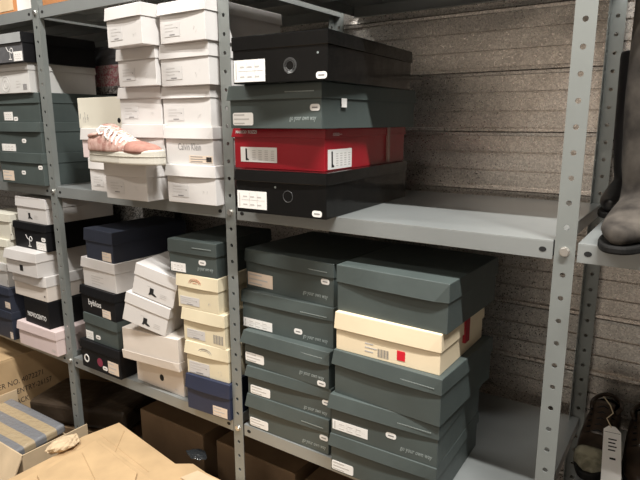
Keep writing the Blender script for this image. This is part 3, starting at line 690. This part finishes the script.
# stock standing behind the front stacks, seen through the gaps
def back_stack(x, y, w, d, hs, mat, zb, labels, group, name='shoebox', yaw=0, mats=None):
    z = zb+.0008
    for i, (h, lb) in enumerate(zip(hs, labels)):
        r = empty(name, (x+.004*(i % 2), y, z), (0, 0, yaw+.01*(-1)**i), lb, 'shoebox', group)
        m = mats[i] if mats else M[mat]
        bevel(obj('body', box_bm(0, w, 0, d, 0, h-.004), m, r), .001, 1)
        obj('lid', lid_bm(w, d, h, h*.3, .001, .001, .001, .001), m, r)
        z += h
floral = speckle('pink_patterned_paper', (.50,.17,.20), (.62,.50,.48), 140, .55, lo=.4, hi=.6)
greydot = speckle('grey_patterned_paper', (.16,.15,.15), (.50,.48,.47), 150, .55, lo=.45, hi=.55)
granite = speckle('grey_speckled_paper', (.10,.10,.095), (.42,.41,.39), 170, .6, lo=.42, hi=.58)
back_stack(-2.03, .345, .24, .24, [.12, .12, .12], 'black', .02,
           ['black box deep on the middle shelf at the bottom, beneath the pink patterned boxes', 'black box deep on the middle shelf, second up beneath the pink patterned boxes', 'black box deep on the middle shelf directly beneath the pink patterned boxes'], 'black boxes at the back')
back_stack(-2.03, .345, .24, .24, [.032, .042, .045, .036, .040], None, .38,
           ['flat grey patterned box deep behind the white shoeboxes', 'flat pink patterned box on the grey patterned one', 'flat pink patterned box, upper of the two',
            'flat dark grey box on the pink patterned ones', 'flat dark grey box topmost over the pink patterned ones'], 'flat patterned boxes at the back',
           mats=[greydot, floral, floral, M['denim'], M['denim']])
back_stack(-2.08, .36, .26, .22, [.125, .125, .125, .115], 'black', -.68,
           ['black box at the back of the lower shelf, bottom, behind the navy box stack', 'black box at the back of the lower shelf, second up, behind the navy box stack',
            'black box at the back of the lower shelf, third up, behind the navy box stack', 'black box at the back of the lower shelf, just under the speckled grey box'], 'black boxes at the back of the lower shelf')
back_stack(-2.065, .40, .225, .18, [.092], None, -.19, ['speckled grey box high at the back of the lower shelf, above the navy box'], None, mats=[granite])
back_stack(-1.78, .345, .27, .28, [.118, .118, .118], 'taupe', -.68,
           ['taupe box at the back of the lower shelf, bottom, behind the tilted white boxes', 'taupe box at the back of the lower shelf, second up, behind the tilted white boxes',
            'taupe box at the back, showing above the tilted white shoeboxes'], 'taupe boxes at the back')

# ================================================================== footwear
def foot_outline(L, W, n=40, heel=.8, toe=.9, curve=.0):
    """closed outline; heel at x=0, toe at x=L"""
    out = []
    for k in range(n):
        a = 2*PI*k/n; c, s = math.cos(a), math.sin(a)
        x = L/2*(1+abs(c)**.75*(1 if c > 0 else -1))
        t = x/L
        hw = W/2*(heel+(1-heel)*math.sin(PI*min(1, max(0, (t-.15)/.85))) if t > .15 else heel)
        hw *= 1-.14*math.sin(PI*min(1, max(0, (t-.15)/.45))) if t < .6 else 1
        out.append((x, hw*(abs(s)**.7)*(1 if s > 0 else -1)+curve*math.sin(PI*t)))
    return out

def prof_at(P, t):
    for (a, va), (b, vb) in zip(P, P[1:]):
        if t <= b:
            q = (t-a)/(b-a); q = q*q*(3-2*q)*.5+q*.5
            return va+(vb-va)*q
    return P[-1][1]
def shoe_wid(t, W):
    return W/2*(.80+.20*math.sin(PI*min(1, max(0, (t-.1)/.85)))) * (1-max(0, (t-.80)/.20)**2.2*.80) * (1-max(0, (.10-t)/.10)**2*.50)
def shoe_upper(L, W, z0, P, throat=.58, nx=36, nc=25):
    """low shoe: heel at x=0; P = height of the top line along the length; open on top from the heel
    to the throat, where the sides draw in towards the tongue"""
    bm = bmesh.new(); G = []
    for i in range(nx+1):
        t = i/nx; x = L*(.012+.976*t)
        wid = shoe_wid(t, W); top = prof_at(P, t)
        gap = 0 if t > throat else (.30 if t > .34 else .84)
        if .26 < t <= .34: gap = .84-(t-.26)/.08*.54
        row = []
        for k in range(nc):
            a = PI*k/(nc-1); c = math.cos(a); q = math.sin(a)
            e = .62 if t > .26 else .45
            yy = wid*(abs(c)**.62)*(1 if c > 0 else -1); zz = z0+top*(q**e)
            row.append((x, yy, zz, abs(yy) < wid*gap))
        G.append(row)
    V = [[bm.verts.new(p[:3]) for p in r] for r in G]
    for i in range(nx):
        for k in range(nc-1):
            q = (G[i][k][3], G[i][k+1][3], G[i+1][k][3], G[i+1][k+1][3])
            if all(q): continue
            bm.faces.new([V[i][k], V[i][k+1], V[i+1][k+1], V[i+1][k]])
    bm.faces.new(V[-1]); bm.faces.new([v for v, g in zip(V[0], G[0])])
    for v in [v for v in bm.verts if not v.link_faces]: bm.verts.remove(v)
    return bm
def toe_part(L, W, z0, P, x0, t0, grow=.0012):
    bm = bmesh.new(); rings = []
    for i in range(12):
        t = t0+(.997-t0)*i/11; wid = shoe_wid(t, W)+grow; top = prof_at(P, t)+grow
        rings.append([(L*(.012+.976*t)+x0+.001, wid*(abs(math.cos(PI*k/16))**.62)*(1 if math.cos(PI*k/16) > 0 else -1), z0-.002+(top+.002)*(math.sin(PI*k/16)**.62)) for k in range(17)])
    loft(bm, rings); return bm

def finish(o, solid=.004, sub=1):
    m = o.modifiers.new('s', 'SOLIDIFY'); m.thickness = solid; m.offset = -1
    m = o.modifiers.new('d', 'SUBSURF'); m.levels = m.render_levels = sub
    for p in o.data.polygons: p.use_smooth = True
    return o

suede = mottle('pink_suede', (.34,.175,.145), (.56,.39,.335), 42, .85)
suede2 = mottle('dusty_pink_toe_suede', (.30,.145,.115), (.37,.195,.155), 60, .85)
lining = plain('grey_shoe_lining', (.16,.15,.13), .9)
rubber = paper('off_white_rubber', (.56,.53,.46), .55, .05, .35)
lace = speckle('white_cotton_lace', (.72,.70,.67), (.88,.86,.84), 300, .9)

sn = empty('sneaker', (-1.435, -.096, .1378), (0, 0, -.02), 'pink suede sneaker with white laces and thick off-white sole on a white shoebox', 'shoe')
L, W = .345, .105
bm = bmesh.new(); prism(bm, foot_outline(L, W, 48), 0, .040)
for v in bm.verts:
    if v.co.z > .02: v.co.x = L/2+(v.co.x-L/2)*.985; v.co.y *= .96; v.co.z += .006*max(0, (v.co.x/L-.8)/.2)
sole = bevel(obj('sole', bm, rubber, sn), .006, 3, .5)
bm = bmesh.new(); prism(bm, [(x*1.004-.0007, y*1.012) for x, y in foot_outline(L, W, 48)], .024, .0255)
obj('foxing_line', bm, plain('sole_seam', (.42,.39,.33), .7), sole)
SP = [(0, .046), (.08, .050), (.22, .052), (.34, .058), (.45, .050), (.66, .032), (.82, .024), (.93, .017), (1, .006)]
up = finish(obj('upper', shoe_upper(L*.955, W*.93, .036, SP), suede, sn), .0035)
for v in up.data.vertices: v.co.x += L*.018
obj('toe_cap', toe_part(L*.955, W*.93, .036, SP, L*.018, .68), suede2, sn, True)
bm = bmesh.new(); pts = []
for k in range(19):
    a = PI*.5+PI*k/18
    pts.append((.070+.060*math.cos(a), .037*math.sin(a), .080+.006*(1-abs(math.cos(a)))))
pts = [(.112, .030, .092)]+pts+[(.112, -.030, .092)]
tube(bm, pts, .0058, 8); obj('collar', bm, suede, sn, True)
bm = bmesh.new(); loft(bm, [[(.078+.060*q*math.cos(2*PI*k/20), .034*q*math.sin(2*PI*k/20), zz) for k in range(20)] for q, zz in ((.8, .040), (.95, .062), (1.0, .080))], cap=False)
bm.faces.new([v for v in bm.verts][0:20]); obj('lining', bm, lining, sn, True)
def strap(bm, a, b, hw0, hw1, th, n=9, bulge=0):
    rings = []
    for i in range(n):
        t = i/(n-1); c = Vector(a).lerp(Vector(b), t); c.z += bulge*math.sin(PI*t); hw = hw0+(hw1-hw0)*t
        rings.append([(c.x-th*.4*q, hw*cc+c.y, c.z+th*q) for cc, q in [(math.cos(2*PI*k/14), math.sin(2*PI*k/14)) for k in range(14)]])
    loft(bm, rings)
bm = bmesh.new(); strap(bm, (.215, 0, .064), (.098, 0, .116), .019, .026, .0045, bulge=.002); obj('tongue', bm, suede, sn, True)
for i in range(6):
    t = i/5; x = .212-.088*t; zc = .0660+.037*t
    bm = bmesh.new(); tube(bm, [(x+.012, -.046, zc-.024), (x+.008, -.038, zc-.010), (x+.003, -.024, zc-.001), (x, 0, zc+.004), (x-.003, .024, zc-.001), (x, .038, zc-.010)], .0030, 6)
    obj('lace', bm, lace, sn, True)
    if i < 5:
        bm = bmesh.new(); tube(bm, [(x+.008, -.040, zc-.010), (x-.002, -.020, zc+.004), (x-.012, .012, zc+.010)], .0026, 6)
        obj('lace', bm, lace, sn, True)
bm = bmesh.new()
tube(bm, [(.122, -.012, .108), (.106, -.034, .112), (.100, -.044, .100), (.112, -.046, .088), (.120, -.040, .092)], .003, 6)
tube(bm, [(.122, -.012, .108), (.134, -.038, .100), (.142, -.047, .086), (.150, -.048, .076)], .003, 6)
obj('lace_bow', bm, lace, sn, True)

# --- boots on the middle shelf, right bay
def boot(name, loc, yaw, L, W, top, r, mat, solemat, label, lean=(0, 0), sole_h=.026, topw=1.0):
    b = empty(name, loc, (0, 0, yaw), label, 'boot')
    ol = foot_outline(L, W, 40)
    bm = bmesh.new(); prism(bm, ol, 0, sole_h)
    bevel(obj('sole', bm, solemat, b), .004, 2, .5)
    bm = bmesh.new(); rings = []
    # foot, from the toe back to the instep, then the shaft rises
    for i in range(14):                        # foot body
        t = 1-.92*i/13
        wid = W/2*.96*(.78+.22*math.sin(PI*min(1, max(0, (t-.1)/.85))))*(1-max(0, (t-.72)/.28)**2.4*.62)
        h = .036+.052*min(1, max(0, (1-t)/.68))**1.35
        rings.append([(L*(.02+.955*t), wid*math.copysign(abs(c)**.8, c), sole_h-.002+h*(s*.5+.5)) for c, s in [(math.cos(2*PI*k/20), math.sin(2*PI*k/20)) for k in range(20)]])
    loft(bm, rings)
    sh = []
    for i in range(16):
        t = i/15; z = sole_h+.02+(top-sole_h-.02)*t
        rr = r*(.74+.26*min(1, t/.45)) if t < .45 else r*(1+.05*(t-.45))
        if t < .15: rr = r*(.74+.10*(1-t/.15))
        rx = rr*topw; cx = L*.27+lean[0]*t
        sh.append([(cx+rx*1.05*c*(1+.04*math.sin(7*t+2*c)), rr*s+lean[1]*t, z) for c, s in [(math.cos(2*PI*k/24), math.sin(2*PI*k/24)) for k in range(24)]])
    loft(bm, sh)
    o = obj('upper', bm, mat, b)
    m = o.modifiers.new('r', 'REMESH'); m.mode = 'VOXEL'; m.voxel_size = .006
    m = o.modifiers.new('sm', 'SMOOTH'); m.iterations = 10; m.factor = .6
    bake(o)
    for p in o.data.polygons: p.use_smooth = True
    return b
nubuck = mottle('worn_grey_nubuck', (.022,.018,.015), (.082,.070,.058), 14, .88)
rub = plain('black_rubber', (.010,.0095,.009), .65, 0, .2)
blk = paper('black_leather', (.014,.013,.013), .38, .2, .45)
b1 = boot('boot', (.128, .235, .0202), -PI/2-.10, .310, .104, .60, .060, nubuck, rub, 'tall worn grey nubuck boot on the middle shelf at the right edge, in front', lean=(-.0, .006), sole_h=.015)
b2 = boot('boot', (.056, .618, .0202), -PI/2-.10, .27, .085, .42, .046, blk, rub, 'slim black leather boot standing behind the grey nubuck boot', lean=(.02, 0), sole_h=.016)
# seams and pull strap of the grey boot
bm = bmesh.new(); tube(bm, [(.085+.062*0, .0645+.012*t, .10+.48*t) for t in [i/9 for i in range(10)]], .0016, 5)
obj('seam', bm, rub, b1)

# --- brown lace-up shoes on the lower shelf, right bay
brown = mottle('dark_brown_leather', (.020,.013,.009), (.048,.032,.022), 22, .30)
beige = mottle('olive_beige_suede', (.12,.11,.075), (.27,.25,.18), 30, .9)
def lace_shoe(loc, yaw, label, vampmat=None):
    s = empty('lace_up_shoe', loc, (0, 0, yaw), label, 'shoe', 'dark brown lace-up shoes')
    L, W = .335, .105
    bm = bmesh.new(); prism(bm, foot_outline(L, W, 40), 0, .022); bevel(obj('sole', bm, rub, s), .004, 2, .5)
    SP = [(0, .080), (.08, .088), (.22, .092), (.34, .092), (.45, .074), (.62, .056), (.80, .044), (.93, .030), (1, .010)]
    up = finish(obj('upper', shoe_upper(L*.955, W*.95, .018, SP), brown, s), .0045)
    for v in up.data.vertices: v.co.x += L*.018
    bm = bmesh.new(); pts = []
    for k in range(19):
        a = PI*.5+PI*k/18
        pts.append((.072+.060*math.cos(a), .039*math.sin(a), .104+.010*abs(math.cos(a))**2))
    pts = [(.118, .032, .108)]+pts+[(.118, -.032, .108)]
    tube(bm, pts, .0065, 8); obj('collar', bm, brown, s, True)
    bm = bmesh.new(); loft(bm, [[(.078+.062*q*math.cos(2*PI*k/20), .036*q*math.sin(2*PI*k/20), zz) for k in range(20)] for q, zz in ((.8, .03), (.95, .07), (1.0, .102))], cap=False)
    bm.faces.new([v for v in bm.verts][0:20]); obj('lining', bm, M['black'], s, True)
    bm = bmesh.new(); strap(bm, (.205, 0, .074), (.105, 0, .128), .020, .028, .0045, bulge=.003); obj('tongue', bm, brown, s, True)
    for i in range(5):
        t = i/4; x = .198-.072*t; zc = .0805+.042*t
        bm = bmesh.new(); tube(bm, [(x+.005, -.032, zc-.012), (x, 0, zc+.004), (x-.004, .032, zc-.012)], .0025, 6)
        obj('lace', bm, M['black'], s, True)
    if vampmat:
        o = obj('vamp', toe_part(L*.955, W*.95, .018, SP, L*.018, .80, .002), vampmat, s, True); o['label'] = 'olive beige suede toe'
    return s
s1 = lace_shoe((.058, .625, -.6798), -PI/2-.02, 'dark brown lace-up shoe with olive beige toe and a paper tag, left of the pair', beige)
s2 = lace_shoe((.160, .620, -.6798), -PI/2+.06, 'plain dark brown lace-up shoe beside the tagged one, cut by the right picture edge')
# swing tag and its string lie on the left shoe
tg = empty('swing_tag', (.088, .392, -.556), (.36, .0, .14), 'white paper price tag on a beige string lying on the brown shoe', 'tag')
bm = bmesh.new(); prism(bm, [(-.020, -.19), (.026, -.19), (.024, -.018), (.010, 0), (-.006, 0), (-.018, -.014)], 0, .0012)
obj('card', bm, M['sticker'], tg)
bm = bmesh.new()
for i in range(4): bx(bm, -.006, .014-.003*(i % 2), -.048-.012*i, -.044-.012*i, .0013, .0017)
bx(bm, -.016, .022, -.0235, -.0225, .0013, .0017); bx(bm, -.002, .012, -.112, -.106, .0013, .0017)
obj('printed_lines', bm, M['dark'], tg)
bm = bmesh.new(); tube(bm, [(0, -.006, .003), (-.012, .020, .006), (.004, .045, .004), (-.004, .075, .002), (-.022, .100, .006)], .0016, 6)
obj('string', bm, plain('beige_string', (.55,.45,.30), .9), tg, True)

# ================================================================== cartons under the lower shelf
def carton(name, x0, x1, y0, y1, z0, z1, m, label, yaw=0, T=.004):
    c = empty(name, ((x0+x1)/2, (y0+y1)/2, z0), (0, 0, yaw), label, 'carton')
    w, d, h = (x1-x0)/2, (y1-y0)/2, z1-z0
    bevel(obj('body', box_bm(-w, w, -d, d, 0, h-.004), m, c), .004, 2)
    bm = bmesh.new()
    for s in (-1, 1): bx(bm, -w+.001, w-.001, *sorted((s*.0015, s*(d-.001))), h-.004, h)
    obj('flap', bm, m, c)
    return c
c = carton('carton', -2.74, -2.32, -.26, .52, FZ, -.80, M['card'], 'closed kraft carton with printed capitals and numbers, under the far left bay')
for s, ya, yb, zt in (('ER NO. 4072271', -.085, .125, -.921), ('NO.ENTRY-26157', -.058, .165, -.971), ('LOR.BLACK', -.105, .045, -1.020)):
    o = text_obj('printed_text', s, M['cardink'], c, None, 'R', 0, 0, yb-ya, 0, .026, 0)
    for v in o.data.vertices: v.co = (.21+v.co.x, v.co.y+ya-.13, v.co.z+zt-FZ)
carton('carton', -1.60, -1.235, .13, .60, FZ, -.90, M['card3'], 'shade-darkened brown carton deep under the lower shelf, left of the narrow dark gap')
carton('carton', -1.165, -.80, .13, .60, FZ, -.895, M['card3'], 'shade-darkened brown carton under the lower shelf, right of the narrow dark gap')
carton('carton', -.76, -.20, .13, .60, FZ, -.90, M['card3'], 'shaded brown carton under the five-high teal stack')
carton('carton', -1.58, -.60, -.66, -.06, FZ, -.925, M['card'], 'large kraft carton in the aisle under the flattened sheets')

# open carton in front of the left upright
oc = empty('open_carton', (-2.03, -.15, FZ), (0, 0, 0), 'open pale kraft carton in front of the left upright, plastic inside', 'carton')
w, d, h, T = .275, .135, .20, .005
bm = bmesh.new()
bx(bm, -w, w, -d, d, 0, T)
for a in ((-w, -w+T, -d, d), (w-T, w, -d, d), (-w+T, w-T, -d, -d+T)): bx(bm, *a, T, h)
bx(bm, -w+T, w-T, d-T, d, T, .10)
obj('body', bm, M['card2'], oc)
bm = bmesh.new(); Mf = Matrix.Translation((0, -d, h)) @ Matrix.Rotation(math.radians(62), 4, 'X')
bx(bm, -w, w, -.13, 0, -T, 0, M=Mf); obj('flap', bm, M['card2'], oc)
# black plastic sheet in it, crumpled
def crumple(name, cx, cy, cz, sx, sy, sz, m, seed, parent=None, res=4, amp=.25):
    bm = bmesh.new(); bmesh.ops.create_icosphere(bm, subdivisions=res, radius=1)
    R = random.Random(seed); ph = [Vector((R.uniform(-1,1), R.uniform(-1,1), R.uniform(-1,1))).normalized() for _ in range(26)]
    for v in bm.verts:
        n = v.co.normalized(); q = 1.0
        for p in ph: q = min(q, (1-amp*R.random()*0+0)/max(.2, n.dot(p)*1.35)) if n.dot(p) > .6 else q
        q *= 1+.10*math.sin(9*n.x+seed)*math.sin(11*n.y)*math.sin(8*n.z+1)
        v.co = (cx+sx*n.x*q, cy+sy*n.y*q, cz+sz*n.z*q)
    return obj(name, bm, m, parent)
film = paper('black_plastic_film', (.02,.022,.024), .22, .2, .6, bump=.6)
pl = crumple('plastic_sheet', -1.86, -.15, -1.085, .085, .10, .052, film, 3)
tag(pl, 'crumpled black plastic inside the open carton', 'plastic')
pl = crumple('plastic_bag', -1.665, .05, -1.09, .05, .05, .050, film, 5)
tag(pl, 'shiny black plastic bag on the floor right of the left upright', 'plastic bag')
# bundle wrapped in clear film, grey and tan bands
m, nt, bb = nodes('banded_bundle'); N = nt.nodes; Lk = nt.links
tcx = N.new('ShaderNodeTexCoord'); wv = N.new('ShaderNodeTexWave'); wv.bands_direction = 'Y'; wv.inputs['Scale'].default_value = 3.4; wv.inputs['Distortion'].default_value = .4
Lk.new(tcx.outputs['Object'], wv.inputs['Vector'])
cr = N.new('ShaderNodeValToRGB'); cr.color_ramp.elements[0].position = .46; cr.color_ramp.elements[0].color = (.20,.205,.22,1)
cr.color_ramp.elements[1].position = .54; cr.color_ramp.elements[1].color = (.44,.34,.21,1)
Lk.new(wv.outputs['Fac'], cr.inputs[0]); Lk.new(cr.outputs[0], bb.inputs['Base Color'])
bb.inputs['Roughness'].default_value = .5; bb.inputs['Coat Weight'].default_value = .8; bb.inputs['Coat Roughness'].default_value = .12
nn = N.new('ShaderNodeTexNoise'); nn.inputs['Scale'].default_value = 14
bpn = N.new('ShaderNodeBump'); bpn.inputs['Strength'].default_value = .8; bpn.inputs['Distance'].default_value = .02
Lk.new(nn.outputs[0], bpn.inputs['Height']); Lk.new(bpn.outputs[0], bb.inputs['Coat Normal'])
bn = bevel(obj('wrapped_bundle', box_bm(-.20, .20, -.118, .112, -.020, .020), m), .012, 3)
bn.location = (-2.085, -.150, -1.005); bn.rotation_euler = (.06, .03, .04)
tag(bn, 'tan and grey banded bundle in clear film lying in the open carton', 'bundle')
sup = obj('wrapped_bundle', box_bm(-.16, .10, -.11, .11, 0, .098), m); sup.location = (-2.12, -.15, FZ+.006)
tag(sup, 'lower film-wrapped bundle inside the open carton, beneath the banded one', 'bundle')
bevel(sup, .01, 2)

ln = bevel(obj('wrapped_bundle', box_bm(-.30, .22, -.13, .13, -.05, .05), paper('shade_darkened_film', (.045,.032,.022), .3, .3, .4, bump=.5)), .02, 3)  # tan bundle coloured dark brown to carry the under-shelf shade
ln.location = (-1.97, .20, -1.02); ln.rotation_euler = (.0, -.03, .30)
tag(ln, 'film-wrapped bundle coloured dark for the shade behind the left upright', 'bundle')
lb = obj('carton', box_bm(-.27, .20, -.13, .13, 0, .065), M['card3']); lb.location = (-1.97, .20, FZ); lb.rotation_euler = (0, 0, .30)
tag(lb, 'flat shade-darkened carton on the floor under the shaded wrapped bundle', 'carton')

# flattened cardboard sheets
def flat(poly, z, m, name='cardboard_sheet', tilt=(0, 0, 0), T=.005, label=None, cuts=()):
    cx = sum(p[0] for p in poly)/len(poly); cy = sum(p[1] for p in poly)/len(poly)
    r = empty(name, (cx, cy, z), tilt, label, 'cardboard', 'flattened cardboard sheets')
    bm = bmesh.new(); prism(bm, [(x-cx, y-cy) for x, y in poly], 0, T)
    bevel(obj('panel', bm, m, r), .0015, 1)
    for (xa, ya, xb, yb) in cuts:                       # scored fold
        bm = bmesh.new(); dv = Vector((xb-xa, yb-ya, 0)); nrm = Vector((-dv.y, dv.x, 0)).normalized()*.0022
        p = [Vector((xa-cx, ya-cy, 0)), Vector((xb-cx, yb-cy, 0))]
        A = [bm.verts.new(q) for q in (p[0]-nrm+Vector((0,0,T+.0001)), p[1]-nrm+Vector((0,0,T+.0001)), p[1]+Vector((0,0,T+.0022)), p[0]+Vector((0,0,T+.0022)), p[0]+nrm+Vector((0,0,T+.0001)), p[1]+nrm+Vector((0,0,T+.0001)))]
        bm.faces.new([A[0], A[1], A[2], A[3]]); bm.faces.new([A[3], A[2], A[5], A[4]]); bm.faces.new([A[0], A[4], A[5], A[1]])
        obj('fold', bm, m, r)
    return r
flat([(-1.60,-.62),(-.60,-.66),(-.62,-.015),(-1.07,-.012),(-1.15,.0),(-1.20,-.035),(-1.60,.028),(-1.63,-.12),(-1.60,-.24)], -.918, M['card'],
     label='large flattened kraft cardboard sheet on the carton in front of the shelf', cuts=[(-1.58,-.07,-1.24,-.12),(-1.53,.0,-1.36,-.20)])
flat([(-1.55,-.66),(-.74,-.70),(-.70,-.19),(-1.20,-.15),(-1.545,-.105)], -.9045, M['card'], tilt=(.010, -.004, 0),
     label='kraft cardboard sheet lying topmost in the aisle', cuts=[(-1.52,-.15,-1.0,-.22)])
flat([(-1.12,-.085),(-.66,-.10),(-.66,-.02),(-1.10,-.025)], -.9115, M['card2'], tilt=(.0, .0, 0), label='narrow pale cardboard flap at the foot of the centre upright')
flat([(-1.53,-.125),(-1.24,-.165),(-1.12,-.30),(-1.30,-.42),(-1.51,-.36)], -.8955, M['card'], tilt=(.008, -.003, 0), label='folded cardboard flap lying loose on the topmost sheet', cuts=[(-1.50,-.20,-1.24,-.30)])
cp = crumple('crumpled_paper', -1.615, -.20, -.895, .045, .075, .028, M['card2'], 11, amp=.4)
tag(cp, 'crumpled kraft paper wad at the corner of the cardboard sheets', 'paper')
ps = crumple('plastic_wrap', -1.145, .015, -.885, .055, .03, .010, film, 8)
tag(ps, 'scrap of black plastic in the gap between the shade-darkened cartons', 'plastic')

# top shelf, far left
tcn = empty('carton', (-2.10, .18, .6702), (0, 0, 0), 'orange brown carton on the top shelf at far left, paper slip on it', 'carton')
bevel(obj('body', box_bm(-.33, .235, -.14, .20, 0, .24), M['orange'], tcn), .004, 2)
obj('paper_slip', box_bm(.06, .20, -.1415, -.1402, .012, .10), M['sticker'], tcn)
obj('paper_slip', box_bm(-.12, .03, -.1415, -.1402, .020, .11), M['card2'], tcn)

# ================================================================== light
def area(name, loc, rot, sx, sy, power, col):
    l = bpy.data.lights.new(name, 'AREA'); l.shape = 'RECTANGLE'; l.size = sx; l.size_y = sy; l.energy = power; l.color = col
    o = bpy.data.objects.new(name, l); COL.objects.link(o); o.location = loc; o.rotation_euler = rot
    return o
area('unseen_tube', (.45, -.74, 2.2), (0, 0, 0), 1.2, .05, 140, (1, .985, .95))
area('unseen_tube', (-1.9, -.95, 2.2), (0, 0, 0), 1.2, .05, 60, (1, .97, .92))
area('unseen_tube', (-.5, -2.2, 2.2), (0, 0, 0), 1.5, .06, 30, (1, .93, .84))  # added fill light for softer box fronts, no known lamp here
wf = tag(obj('wall_front', box_bm(-4.2, 2.2, -2.9, -2.8, FZ, 2.4), paper('warm_plaster', (.46,.40,.345), .8, .1, .2, scale=2)), kind='structure')
ce = tag(obj('ceiling', box_bm(-4.2, 2.2, -2.9, .80, 2.4, 2.5), paper('grey_ceiling', (.16,.15,.14), .9, .05, .2, scale=2)), kind='structure')
w = bpy.data.worlds.new('world'); SC.world = w; w.use_nodes = True
w.node_tree.nodes['Background'].inputs[0].default_value = (.95, .80, .66, 1)
w.node_tree.nodes['Background'].inputs[1].default_value = .02

# ================================================================== camera
cx, cy, cz, yaw, pit, rol, f = .21366, -1.20639, .26252, .597255, .208781, -.003011, 559.98
F = Vector((-math.sin(yaw)*math.cos(pit), math.cos(yaw)*math.cos(pit), -math.sin(pit)))
Rt = Vector((math.cos(yaw), math.sin(yaw), 0)); Up = Rt.cross(F)
R2 = math.cos(rol)*Rt+math.sin(rol)*Up; U2 = -math.sin(rol)*Rt+math.cos(rol)*Up
cam = bpy.data.cameras.new('camera'); cam.sensor_width = 36; cam.lens = f/640*36; cam.clip_start = .02
co = bpy.data.objects.new('camera', cam); COL.objects.link(co)
mw = Matrix((R2, U2, -F)).transposed().to_4x4(); mw.translation = (cx, cy, cz); co.matrix_world = mw
SC.camera = co
vs = SC.view_settings; vs.view_transform = 'Standard'; vs.look = 'None'; vs.gamma = 1; vs.use_curve_mapping = False; vs.exposure = .16
